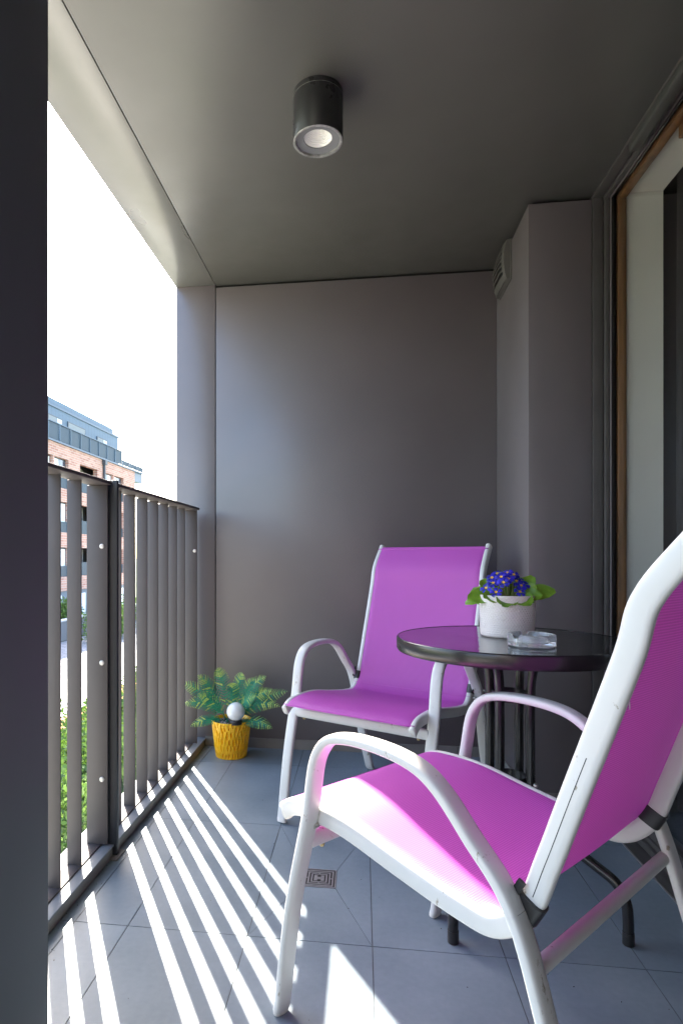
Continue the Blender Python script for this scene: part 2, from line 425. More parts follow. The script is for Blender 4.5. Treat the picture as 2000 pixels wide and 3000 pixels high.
# ------------------------------------------------------------------ balcony floor: tiles on a grout bed with a drain in one tile
def build_floor():
    bm = bmesh.new()
    fs = bm_box(bm, XI - .05, 1.2, -1.35, WALL_Y, -.24, -.002)
    xs = [-.757, -.7175, -.578, -.276, .0245, .326, .627, .826]
    ys = [-1.05, -.37, .24, .845, 1.450, 2.063, 2.660, WALL_Y]
    g = .0011
    dx0, dx1, dy0, dy1 = -.170, -.073, 1.690, 1.787
    def poly(pts):
        # prism 0 .. top
        top = [bm.verts.new((x, y, 0)) for x, y in pts]; bot = [bm.verts.new((x, y, -.0019)) for x, y in pts]
        f = bm.faces.new(top); f.material_index = 1
        n = len(pts)
        for i in range(n):
            s = bm.faces.new((top[i], bot[i], bot[(i + 1) % n], top[(i + 1) % n])); s.material_index = 1
    for i in range(len(xs) - 1):
        for j in range(len(ys) - 1):
            a, b, c, d = xs[i] + g, xs[i + 1] - g, ys[j] + g, ys[j + 1] - g
            if i == 3 and j == 4:
                h = .0009
                ex0, ex1, ey0, ey1 = dx0 - .001, dx1 + .001, dy0 - .001, dy1 + .001
                poly([(a + h, c), (b - h, c), (ex1 - h, ey0), (ex0 + h, ey0)])
                poly([(b, c + h), (b, d - h), (ex1, ey1 - h), (ex1, ey0 + h)])
                poly([(b - h, d), (a + h, d), (ex0 + h, ey1), (ex1 - h, ey1)])
                poly([(a, d - h), (a, c + h), (ex0, ey0 + h), (ex0, ey1 - h)])
            else:
                poly([(a, c), (b, c), (b, d), (a, d)])
    o = obj('balcony_floor', bm, [M['grout'], M['tile']])
    tag(o, kind='structure')
    # drain
    t = empty('floor_drain', 'square stainless steel floor drain set in the grey tiles', 'drain', ((dx0 + dx1) / 2, (dy0 + dy1) / 2, 0))
    s = .0485
    bm = bmesh.new(); bm_box(bm, -s, s, -s, s, -.0018, -.0008); obj('drain_pit', bm, M['void'], t)
    def ring(bm, a, w, z0, z1):
        bm_box(bm, -a, a, -a, -a + w, z0, z1); bm_box(bm, -a, a, a - w, a, z0, z1)
        bm_box(bm, -a, -a + w, -a + w, a - w, z0, z1); bm_box(bm, a - w, a, -a + w, a - w, z0, z1)
    bm = bmesh.new(); ring(bm, s, .0035, -.0007, .0014); obj('drain_frame', bm, M['steel'], t)
    bm = bmesh.new()
    for a in (.041, .032, .023): ring(bm, a, .0045, -.0007, .0007)
    bm_box(bm, -.0145, -.005, -.0145, .0145, -.0007, .0007); bm_box(bm, .005, .0145, -.0145, .0145, -.0007, .0007)
    bm_box(bm, -.0045, .0045, -.006, .006, -.0007, .0007)
    for k in (-1, 1):
        bm_box(bm, -.002, .002, k * .0277 - .004, k * .0277 + .004, -.0007, .0005); bm_box(bm, k * .0368 - .004, k * .0368 + .004, -.002, .002, -.0007, .0005)
    obj('drain_grate', bm, M['steel'], t)
build_floor()

# sill at the edge, under the railing
t = tag(box_obj('balcony_sill', -.885, -.7535, -1.35, WALL_Y - .001, .032, .038, M['sill'], bevel=.001), kind='structure')
tag(box_obj('balcony_kerb', -.883, -.7575, -1.35, WALL_Y - .002, -.24, .0295, M['curb'], bevel=.004), kind='structure')
# skirting tiles
bm = bmesh.new()
x = -.757
while x < .612:
    x1 = min(x + .298, .612); bm_box(bm, x + .001, x1 - .001, WALL_Y - .009, WALL_Y - .001, .0005, .046); x = x1
y = WALL_Y - .009
bm_box(bm, .605, .612, 2.356, y - .001, .0005, .046); bm_box(bm, .6125, .826, 2.356, 2.3635, .0005, .046)
tag(obj('wall_skirting', bm, M['skirting']), 'low row of grey skirting tiles along the back wall and column', 'skirting')

# ------------------------------------------------------------------ walls, ceiling, fascia
def wall(name, dims, m, label, cat='wall', bevel=.0015):
    return tag(box_obj(name, *dims, m, bevel=bevel), label, cat)
wall('panel_wall', (XI + .003, .612, WALL_Y, 3.2, -.24, CEIL - .012), M['panel'], 'wide smooth dark grey wall panel at the far end of the balcony')
wall('end_pier', (XO, XI - .001, WALL_Y, 3.2, -3.2, 3.0), M['panel'], 'narrow blue-grey pier at the outer end of the far wall', 'pier')
wall('corner_column', (.6135, XR - .002, 2.364, 3.2, -.24, CEIL - .012), M['panel'], 'boxed dark grey column beside the door, with the vent on it', 'column')
wall('near_pier', (XO, -.560, .86, 1.030, -3.2, CEIL - .001), M['pier'], 'dark pier filling the left edge of the picture', 'pier')
wall('rear_wall', (XO, 1.3, -1.6, -1.35, -3.2, 3.0), M['panel'], 'grey end wall behind the viewer')
# backing behind the shadow gaps
bm = bmesh.new(); bm_box(bm, XI - .0005, 1.3, WALL_Y + .02, 3.22, CEIL - .02, 3.0)
tag(obj('shadow_gap', bm, M['void']), kind='structure')
tag(box_obj('ceiling', XI + .003, XR - .001, -1.35, WALL_Y + .015, CEIL, 3.0, M['ceiling'], bevel=.001), kind='structure')
bm = bmesh.new(); bm_box(bm, XO, XI, -1.35, WALL_Y - .0005, CEIL, 3.0); bev(bm, .0015, 2)
tag(obj('soffit_fascia', bm, M['fascia'], smooth=True, auto=40), 'pale satin metal fascia strip above the balcony opening', 'fascia')
tag(box_obj('slab_edge', -.884, 1.3, -1.6, 3.2, -.6, -.245, M['wall_grey']), kind='structure')

# ------------------------------------------------------------------ vent cowl on the column
def build_vent():
    xv = .6135
    t = empty('wall_vent', 'small louvred grey vent cover high on the side of the column', 'vent', (xv, 2.72, 2.05))
    # quarter-dome louvre: a box plate and a bulged louvred front
    bm = bmesh.new(); bm_box(bm, -.006, 0, -.105, .105, .02, .19); bev(bm, .002); obj('back_plate', bm, M['vent'], t, smooth=True, auto=40)
    def prof(v):   # depth outwards at height fraction v
        return .008 + .028 * math.sin(math.pi * (.08 + .84 * v)) ** .8
    bm = bmesh.new()
    nv, nu = 24, 10
    def P(u, v):
        d = prof(v) * (1 - .35 * (2 * u - 1) ** 4)
        return (-.006 - d, -.098 + .196 * u, .024 + .162 * v)
    for i in range(nv):
        v0, v1 = i / nv, (i + 1) / nv
        if 3 <= i < 21 and (i - 3) % 3 != 0:
            segs = [(0, .08), (.92, 1)]
        else:
            segs = [(0, 1)]
        for s0, s1 in segs:
            n = max(1, int(nu * (s1 - s0)))
            for k in range(n):
                u0 = s0 + (s1 - s0) * k / n; u1 = s0 + (s1 - s0) * (k + 1) / n
                bm.faces.new([bm.verts.new(P(*q)) for q in ((u0, v0), (u1, v0), (u1, v1), (u0, v1))])
    for u in (0, 1):       # side cheeks
        for i in range(nv):
            a, b = P(u, i / nv), P(u, (i + 1) / nv)
            bm.faces.new([bm.verts.new(q) for q in (a, b, (-.006, b[1], b[2]), (-.006, a[1], a[2]))])
    for v in (0, 1):
        a, b = P(0, v), P(1, v)
        bm.faces.new([bm.verts.new(q) for q in (a, b, (-.006, b[1], b[2]), (-.006, a[1], a[2]))])
    bmesh.ops.remove_doubles(bm, verts=bm.verts, dist=.0001)
    bmesh.ops.solidify(bm, geom=list(bm.faces), thickness=.002)
    obj('louvre_hood', bm, M['vent'], t)
    bm = bmesh.new(); bm_box(bm, -.014, -.0065, -.09, .09, .03, .18); obj('dark_duct', bm, M['void'], t)
build_vent()

# ------------------------------------------------------------------ ceiling lamp
def build_lamp():
    t = empty('ceiling_lamp', 'short dark cylinder spotlight mounted on the ceiling, unlit', 'lamp', (-.125, 1.739, CEIL))
    r, h = .0715, .137
    bm = bmesh.new(); bm_lathe(bm, [(0, -.0005), (r - .0005, -.0005), (r - .0005, -.0105), (r - .003, -.0118), (0, -.0118)], 64); obj('ceiling_ring', bm, M['lamp_metal'], t, smooth=True, auto=35)
    bm = bmesh.new(); bm_lathe(bm, [(0, -.0122), (r - .0022, -.0122), (r, -.0142), (r, -.0155)], 64); obj('bright_edge', bm, M['lamp_edge'], t, smooth=True, auto=35)
    bm = bmesh.new(); bm_lathe(bm, [(r, -.0156), (r, -h + .0015), (r - .001, -h + .0005)], 64); obj('lamp_body', bm, M['lamp_metal'], t, smooth=True, auto=50)
    bm = bmesh.new(); bm_lathe(bm, [(r - .001, -h + .0004), (r - .003, -h - .0008), (r - .0085, -h), (r - .0095, -h + .006)], 64); obj('rim', bm, M['lamp_edge'], t, smooth=True, auto=50)
    bm = bmesh.new(); bm_lathe(bm, [(r - .0095, -h + .0061), (.041, -h + .0085), (.0405, -h + .011)], 64); obj('inner_disc', bm, M['lamp_inner'], t, smooth=True, auto=30)
    bm = bmesh.new()
    prof = []; n = 9
    for k in range(n + 1):
        rr = .040 - (.040 - .014) * k / n; z = -h + .0115 + .034 * (k / n) ** .9
        prof.append((rr, z))
        if k < n: prof.append((rr - .0006, z + .0030))
    prof.append((0, -h + .047))
    bm_lathe(bm, prof, 64); obj('reflector', bm, M['reflector'], t, smooth=True, auto=25)
build_lamp()

# ------------------------------------------------------------------ railing
def screw(parent, x, y, z):
    bm = bmesh.new()
    bm_lathe(bm, [(0, .0035), (.0025, .0035), (.0032, .0018), (.0035, .0040), (.0062, .0034), (.0078, .0008), (.0078, 0)], 20)
    bmesh.ops.rotate(bm, verts=bm.verts, cent=(0, 0, 0), matrix=Matrix.Rotation(R(90), 3, 'X'))
    o = obj('screw', bm, M['screw'], parent, smooth=True, auto=40, loc=(x, y, z))
def panel(name_label, y_lo, y_hi, slats, plate_ys, screws, group='railing panels'):
    t = empty('balcony_railing', name_label, 'railing', (-.80, (y_lo + y_hi) / 2, .038), group=group)
    ox, oy, oz = -.80, (y_lo + y_hi) / 2, .038
    def lb(name, x0, x1, y0, y1, z0, z1, b=.0012):
        return box_obj(name, x0 - ox, x1 - ox, y0 - oy, y1 - oy, z0 - oz, z1 - oz, M['rail'], t, bevel=b)
    lb('top_bar', -.829, -.756, y_lo, y_hi, 1.1405, 1.1515, .002)
    lb('bottom_bar', -.835, -.789, y_lo, y_hi, .0385, .0425)
    for y in slats:
        lb('slat', -.834, -.791, y - .0022, y + .0022, .0428, 1.1400, .0008)
    for y in plate_ys:
        lb('end_plate', -.835, -.768, y - .003, y + .003, .0428, 1.1400, .001)
    for (x, y, z) in screws: screw(t, x - ox, y - oy - .0031, z - oz)
    return t
panel('nearer railing panel of brown-grey upright slats, between the dark pier and the post', 1.035, 1.7710, [1.153, 1.275, 1.397, 1.518, 1.639], [1.7675], [(-.786, 1.7675, z) for z in (.953, .597, .241)])
panel('farther railing panel of brown-grey upright slats, behind the yellow flowerpot', 1.7965, 2.783, [1.929, 2.054, 2.175, 2.296, 2.420, 2.538, 2.660], [1.800, 2.779], [(-.757 - .022, 2.779, .949)])
panel('railing panel out of view beside the viewer', -1.3, .855, [-1.15 + .122 * k for k in range(15)], [-1.296], [])
def build_post():
    t = empty('railing_post', 'slim steel post darkened for shade, between the two railing panels', 'post', (-.785, 1.784, .002))
    z = -.002
    box_obj('post_bar', -.05, .042, -.0065, -.0015, .004, 1.156 + z, M['post'], t, bevel=.0008)
    box_obj('post_bar', -.05, .042, .0022, .0070, .004, 1.156 + z, M['post'], t, bevel=.0008)
    box_obj('base_plate', .028, .052, -.032, .032, -.0015, .0038, M['curb'], t, bevel=.001)
build_post()

# ------------------------------------------------------------------ balcony door, its head, and what is seen of the room
def build_door():
    t = empty('balcony_door', 'tall glazed balcony door with dark outer frame and brown wooden inner frame', 'door', (XR, 1.0, 0))
    ox, oy = XR, 1.0
    Y1 = 2.36
    def jamb(name, x0, x1, top, m, side=.0, b=.002, y1=Y1):
        """vertical jamb facing -Y and head facing down, both across x0..x1"""
        bm = bmesh.new()
        bm_box(bm, x0 - ox, x1 - ox, y1 - oy, 2.60 - oy, 0.001, top); 
        bm_box(bm, x0 - ox, x1 - ox, -1.34 - oy, 2.60 - oy, top + .0002, CEIL + .35)
        bev(bm, b, 2)
        return obj(name, bm, m, t, smooth=True, auto=40)
    jamb('outer_frame', XR, .8745, 2.238, M['dark_frame'], y1=2.361)
    jamb('frame_rail', .8775, .893, 2.229, M['dark_frame'], y1=2.351)
    jamb('frame_rail', .8945, .899, 2.226, M['panel'], y1=2.346)
    jamb('glazing_gasket', .9005, .922, 2.236, M['void'], y1=2.36)
    jamb('wooden_frame', .9235, .953, 2.224, M['wood'], y1=2.350)
    bm = bmesh.new(); bm_box(bm, .875 - ox, .877 - ox, -1.33 - oy, 2.5 - oy, .001, CEIL + .3)
    # glass pane
    bm.free()
    bm = bmesh.new(); bm_box(bm, .908 - ox, .912 - ox, -1.32 - oy, 2.358 - oy, .06, 2.233)
    obj('glass_pane', bm, M['pane'], t)
    # threshold: aluminium edge, stepped track
    box_obj('threshold_edge', .8245 - ox, .8295 - ox, -1.3 - oy, 2.3555 - oy, .0002, .0045, M['steel'], t, bevel=.0008)
    bm = bmesh.new()
    bm_box(bm, .8298 - ox, .876 - ox, -1.3 - oy, 2.35 - oy, -.002, .002)
    bm_box(bm, .8765 - ox, .890 - ox, -1.3 - oy, 2.345 - oy, -.002, .022); bm_box(bm, .8905 - ox, .900 - ox, -1.3 - oy, 2.34 - oy, -.002, .036)
    bev(bm, .0015, 2); obj('track', bm, M['dark_frame'], t, smooth=True, auto=40)
    box_obj('bottom_rail', .9002 - ox, .953 - ox, -1.3 - oy, 2.345 - oy, -.002, .058, M['dark_frame'], t, bevel=.002)
    # screen roller box under the head
    bm = bmesh.new(); bm_box(bm, .8345 - ox, .872 - ox, -1.3 - oy, 2.06 - oy, 2.203, 2.2378); bev(bm, .010, 4)
    obj('screen_housing', bm, M['housing'], t, smooth=True, auto=40)
    bm = bmesh.new(); bm_tube(bm, [(-.006, 0, 0), (.004, 0, 0)], .008, nseg=20); obj('screw_hole', bm, M['void'], t, smooth=True, auto=40, loc=(.8385 - ox, 1.69 - oy, 2.222))
    box_obj('wooden_blind_box', .9535 - ox, 1.0 - ox, -1.3 - oy, 1.99 - oy, 2.19, 2.243, M['wood'], t, bevel=.003)
build_door()
# room beyond the door (closed box, so it is dim)
bm = bmesh.new()
bm_box(bm, .9555, 1.081, 2.362, 2.9, 0, 2.246)               # reveal jamb
bm_box(bm, .9555, 1.081, -1.34, 2.9, 2.2465, 2.9)              # reveal head
bm_box(bm, 1.0815, 3.4, 2.80, 2.9, 0, 2.6); bm_box(bm, 3.4, 3.5, -1.6, 2.9, 0, 2.6); bm_box(bm, 1.0815, 3.4, -1.6, 2.9, 2.62, 2.9); bm_box(bm, 1.0, 3.4, -1.7, -1.61, 0, 2.6)
tag(obj('room_walls', bm, M['plaster']), 'pale plaster window reveal and walls of the room behind the door glass', 'wall')
tag(box_obj('room_floor', .9535, 3.5, -1.6, 2.9, -.24, -.003, M['wood']), kind='structure')
def curtain(name, x, y0, y1, z0, z1, amp, per, m, label, taper=None):
    bm = bmesh.new(); n = int((y1 - y0) / per * 12); vs = []; rng = random.Random(3)
    rows = 14
    grid = []
    for r in range(rows + 1):
        v = r / rows; z = z0 + (z1 - z0) * v; row = []
        for i in range(n + 1):
            u = i / n; yy = y0 + (y1 - y0) * u
            if taper: yy = y0 + (y1 - y0) * u * taper(v)
            xx = x + amp * math.sin(2 * math.pi * (y1 - y0) * u / per) * (1 - .3 * v) + .006 * math.sin(17 * u + 3 * v)
            row.append(bm.verts.new((xx, yy, z)))
        grid.append(row)
    for a, b in zip(grid, grid[1:]):
        for i in range(n): bm.faces.new((a[i], a[i + 1], b[i + 1], b[i]))
    bmesh.ops.solidify(bm, geom=list(bm.faces), thickness=.0015)
    return tag(obj(name, bm, m, smooth=True), label, 'curtain')
curtain('curtain', 1.13, -1.3, 2.72, .03, 2.58, .028, .13, M['drape'], 'dark brown pleated drape hanging inside the door')
curtain('curtain', 1.06, 1.35, 1.97, .03, 2.55, .018, .09, M['sheer'], 'white sheer curtain at the right edge, inside the door', taper=lambda v: 1 - .35 * max(0, v - .35) ** 1.0)

# ------------------------------------------------------------------ chairs
FRAME = [(.2935, 0), (.2577, .2253), (.2089, .4221), (.1796, .5523), (.1092, .5955), (-.0487, .5860), (-.1457, .5043), (-.2157, .4151), (-.2851, .1991), (-.3654, 0)]
RAIL = [(.309, .398), (.282, .414), (.236, .4205), (.14, .418), (.013, .396), (-.10, .379), (-.165, .380), (-.213, .424), (-.2425, .50), (-.2795, .6079), (-.3431, .7917), (-.3671, .8724), (-.434, .9600)]
WF, WR = .2574, .2308
def chair(loc, yaw, label, scuff):
    t = empty('patio_chair', label, 'chair', loc, yaw, 'white framed patio chairs with purple mesh')
    wm = M['white']
    fp = catmull([(0, y, z) for y, z in FRAME], 12)
    # split the one bent tube into front leg, armrest, rear leg
    i1 = next(i for i, p in enumerate(fp) if p.z > .50)
    i2 = next(i for i, p in enumerate(fp) if i > 60 and p.z < .43)
    rp = catmull([(0, y, z) for y, z in RAIL], 10)
    for s in (-1, 1):
        sh = lambda L: [Vector((s * WF, p.y, p.z)) for p in L]
        segs = (('leg', fp[:i1 + 1]), ('armrest', fp[i1:i2 + 1]), ('leg', fp[i2:]))
        for k, (nm, L) in enumerate(segs):
            bm = bmesh.new(); q = sh(L)
            if k == 0: q[0].z = .010
            if k == 2: q[-1].z = .010
            bm_tube(bm, q, .0185, .0095, 24, ref=(1, 0, 0), cap=False, power=3.3)
            lg = obj(nm, bm, wm, t, smooth=True)
            if nm == 'leg':
                e = q[0] if k == 0 else q[-1]; d = (q[0] - q[2]).normalized() if k == 0 else (q[-1] - q[-3]).normalized()
                bm = bmesh.new(); bm_tube(bm, [e - d * .006, e - d * .001, e + d * .0075], .0188, .0098, 20, ref=(1, 0, 0), power=2.7, radii=[1, 1, .92]); obj('foot_cap', bm, M['cap'], lg, smooth=True, auto=50)
        bm = bmesh.new(); q = [Vector((s * WR, p.y, p.z)) for p in rp]
        bm_tube(bm, q, .0105, .0175, 24, ref=(1, 0, 0), cap=True, power=3.4)
        rl = obj('sling_rail', bm, wm, t, smooth=True, auto=50)
        # groove line along the outer side of the rail
        bm = bmesh.new()
        gr = [Vector((s * (WR + .0102), p.y, p.z)) for p in rp[74:94]]
        bm_tube(bm, gr, .0007, .0007, 6); obj('groove', bm, M['void'], rl, smooth=True)
        for e, d in ((q[0], (q[0] - q[1]).normalized()), (q[-1], (q[-1] - q[-2]).normalized())):
            bm = bmesh.new(); bm_tube(bm, [e - d * .004, e + d * .003, e + d * .006], .0112, .0184, 20, ref=(1, 0, 0), power=2.6, radii=[1, 1, .8]); obj('end_cap', bm, M['cap'], rl, smooth=True, auto=50)
        # clip band round the rail just above the joint
        kk = next(i for i, p in enumerate(rp) if i > 60 and p.z > .428)
        a, b = rp[kk - 2], rp[kk + 2]; dd = (b - a).normalized(); mid = (a + b) / 2
        bm = bmesh.new(); m2 = Vector((s * (WR + .002), mid.y, mid.z)); d2 = Vector((0, dd.y, dd.z))
        bm_tube(bm, [m2 - d2 * .016, m2 + d2 * .016], .0145, .0208, 20, ref=(1, 0, 0), power=3.2); obj('clip', bm, M['black_plastic'], t, smooth=True, auto=45)
        bm = bmesh.new(); mm = Vector((s * (WR + .0155), mid.y + .017, mid.z + .012))
        bm_tube(bm, [mm - d2 * .012, mm + d2 * .03], .0025, .006, 10, ref=(1, 0, 0), power=3); obj('clip_tongue', bm, M['black_plastic'], t, smooth=True, auto=45)
        # bolts joining the rail to the frame
        for (y, z) in ((.205, .405), (-.205, .405)):
            bm = bmesh.new(); bm_tube(bm, [(s * (WR + .010), y, z), (s * (WF - .006), y, z)], .0052, nseg=12); obj('bolt', bm, M['bolt'], t, smooth=True, auto=40)
    # crossbars
    bm = bmesh.new(); bm_tube(bm, [(-WF + .012, .222, .372), (WF - .012, .222, .372)], .0095, .0165, 16, ref=(0, 1, 0), power=3.2); obj('crossbar', bm, wm, t, smooth=True, auto=50)
    bm = bmesh.new(); bm_tube(bm, [(-WF + .012, -.230, .352), (WF - .012, -.230, .352)], .0115, nseg=18); obj('crossbar', bm, wm, t, smooth=True, auto=50)
    for s in (-1, 1):
        bm = bmesh.new(); bm_lathe(bm, [(0, -.007), (.004, -.006), (.006, -.001), (.006, 0)], 12); obj('crossbar_bolt', bm, M['brass'], t, smooth=True, loc=(s * (WF - .045), .222, .3555))
    # mesh sling: seat and backrest, hung between the rails on their inner upper edge
    P, T = frames(rp)
    off = []
    for p, tt in zip(P, T):
        n = Vector((0, tt.z, -tt.y))          # towards the sitter's side: up from the seat, forward from the back
        if n.dot(Vector((0, .55, 1))) < 0: n = -n
        off.append(p + n * .0172)
    start = off[0] + (off[0] - off[1]).normalized() * .0
    jb = next(i for i, p in enumerate(P) if i > 50 and p.z > .40)
    def sheet(name, lo, hi):
        bm = bmesh.new(); uvl = bm.loops.layers.uv.new('UVMap'); W = WR + .0085; nx = 26; rows = []; L = 0; Ls = []
        for i in range(lo, hi + 1):
            if i > lo: L += (off[i] - off[i - 1]).length
            Ls.append(L); row = []
            n = Vector((0, T[i].z, -T[i].y))
            if n.dot(Vector((0, .55, 1))) < 0: n = -n
            f = (i - 0) / (len(off) - 1)
            sag = .005 * math.sin(math.pi * min(1, max(0, f * 1.9))) + (.012 * math.sin(math.pi * max(0, (f - .5) * 2)) if f > .5 else 0)
            for j in range(nx + 1):
                u = j / nx * 2 - 1
                row.append(bm.verts.new(Vector((u * W, off[i].y, off[i].z)) - n * (sag * (1 - abs(u) ** 2.2) + .010 * max(0, (abs(u) - .95) / .05) ** 2)))
            rows.append(row)
        for r in range(len(rows) - 1):
            for j in range(nx):
                f = bm.faces.new((rows[r][j], rows[r][j + 1], rows[r + 1][j + 1], rows[r + 1][j]))
                uv = ((j, r), (j + 1, r), (j + 1, r + 1), (j, r + 1))
                for l, (a, b) in zip(f.loops, uv): l[uvl].uv = (a / nx * 2 * W, Ls[b])
        return obj(name, bm, M['textile'], t, smooth=True)
    seat = sheet('seat', 1, jb); back = sheet('backrest', jb, len(off) - 2)
    # hems: seam ribs at the front edge of the seat and top of the back, and the seam at the bend
    for par, i, r in ((seat, 3, .0016), (back, len(off) - 3, .0022), (seat, jb, .0010)):
        n = Vector((0, T[i].z, -T[i].y))
        if n.dot(Vector((0, .55, 1))) < 0: n = -n
        me = par.data
        bm = bmesh.new(); W = WR + .006; pts = []
        f = i / (len(off) - 1)
        sag = .005 * math.sin(math.pi * min(1, max(0, f * 1.9))) + (.012 * math.sin(math.pi * max(0, (f - .5) * 2)) if f > .5 else 0)
        for j in range(23):
            u = j / 22 * 2 - 1; pts.append(Vector((u * W, off[i].y, off[i].z)) - n * (sag * (1 - abs(u) ** 2.2)) + n * .0004)
        bm_tube(bm, pts, r, r * .6, 8); obj('seam', bm, M['textile'], par, smooth=True)
    if scuff:
        bm = bmesh.new(); bm_tube(bm, catmull([(-.197, -.3165, .7470), (-.180, -.320, .739), (-.167, -.321, .728), (-.156, -.318, .714)], 5), .0008, nseg=6); obj('loose_thread', bm, M['cap'], back, smooth=True)
    return t
near = chair((.229, 1.207, 0), R(47.6), 'nearest patio chair, seen from behind, with sunlight across its purple seat', True)
far = chair((.091, 2.224, 0), R(152.0), 'farther patio chair facing the viewer in front of the grey end wall', False)

# a little grit lying along the wall and kerb
bm = bmesh.new(); rng = random.Random(5)
for k in range(150):
    if k % 3 == 0: gx, gy = rng.uniform(-.75, .6), WALL_Y - .012 - abs(rng.gauss(0, .03))
    elif k % 3 == 1: gx, gy = -.755 + abs(rng.gauss(0, .03)), rng.uniform(1.1, 2.85)
    else: gx, gy = rng.uniform(-.7, .8), rng.uniform(1.1, 2.8)
    q = rng.uniform(.0005, .0015)
    bmesh.ops.create_icosphere(bm, subdivisions=1, radius=q, matrix=Matrix.Translation((gx, gy, q * .5)) @ Matrix.Rotation(rng.uniform(0, 3), 4, 'Z') @ Matrix.Diagonal((1.6, .8, .6, 1)))
tag(obj('floor_grit', bm, M['soil']), 'scattered dark specks of grit on the tiles', 'grit', kind='stuff')

# ------------------------------------------------------------------ bistro table
TX, TY, TZ = .397, 1.719, .700
def build_table():
    t = empty('bistro_table', 'round black bistro table with a dark rippled glass top', 'table', (TX, TY, 0), 0)
    bm = bmesh.new()
    prof = [(.296, TZ - .0025), (.2985, TZ), (.2998, TZ - .0008), (.3012, TZ - .004), (.3012, TZ - .031), (.2985, TZ - .036), (.292, TZ - .036), (.2905, TZ - .034), (.2905, TZ - .030), (.2972, TZ - .030), (.2972, TZ - .009), (.287, TZ - .009), (.287, TZ - .0065), (.296, TZ - .0065), (.296, TZ - .0025)]
    bm_lathe(bm, prof, 128); obj('rim', bm, M['black_metal'], t, smooth=True, auto=35)
    bm = bmesh.new(); bm_lathe(bm, [(0, TZ - .0062), (.2952, TZ - .0062), (.2957, TZ - .0056), (.2957, TZ - .0018), (.2952, TZ - .0012), (0, TZ - .0012)], 128); obj('glass_top', bm, M['table_glass'], t, smooth=True, auto=35)
    for k in range(4):
        a = R(-38.5 + 90 * k); d = Vector((math.cos(a), math.sin(a), 0))
        prof = [(.292, .006), (.2915, .06), (.286, .100), (.266, .135), (.225, .158), (.165, .185), (.100, .212), (.070, .245), (.0585, .30), (.057, .42), (.057, .53), (.061, .600), (.074, .640), (.110, .668), (.18, .676), (.27, .6785)]
        pts = catmull([d * r + Vector((0, 0, z)) for r, z in prof], 8)
        bm = bmesh.new(); bm_tube(bm, pts, .0122, nseg=18); lg = obj('leg', bm, M['black_metal'], t, smooth=True, auto=50)
        bm = bmesh.new(); e = d * .292; bm_tube(bm, [e + Vector((0, 0, .0005)), e + Vector((0, 0, .002)), e + Vector((0, 0, .03))], .0122, nseg=18, radii=[.98, 1.08, 1.08]); obj('foot_cap', bm, M['black_plastic'], lg, smooth=True, auto=50)
    for zc in (.545, .318):
        bm = bmesh.new()
        n = 48; ro, ri, h = .0460, .0415, .012
        bm_lathe(bm, [(ro, zc - h), (ro, zc + h), (ri, zc + h), (ri, zc - h), (ro, zc - h)], n)
        obj('brace_ring', bm, M['black_metal'], t, smooth=True, auto=35)
        for k in range(4):
            a = R(-38.5 + 90 * k); d = Vector((math.cos(a), math.sin(a), 0))
            sd = Vector((-d.y, d.x, 0))
            p = d * .0700 + Vector((0, 0, zc))
            bm = bmesh.new(); bm_tube(bm, [p - d * .002, p + d * .002, p + d * .0065], .0065, nseg=14, radii=[1, 1, .6]); obj('bolt', bm, M['bolt'] if k in (0,) else M['black_metal'], t, smooth=True, auto=50)
    return t
build_table()

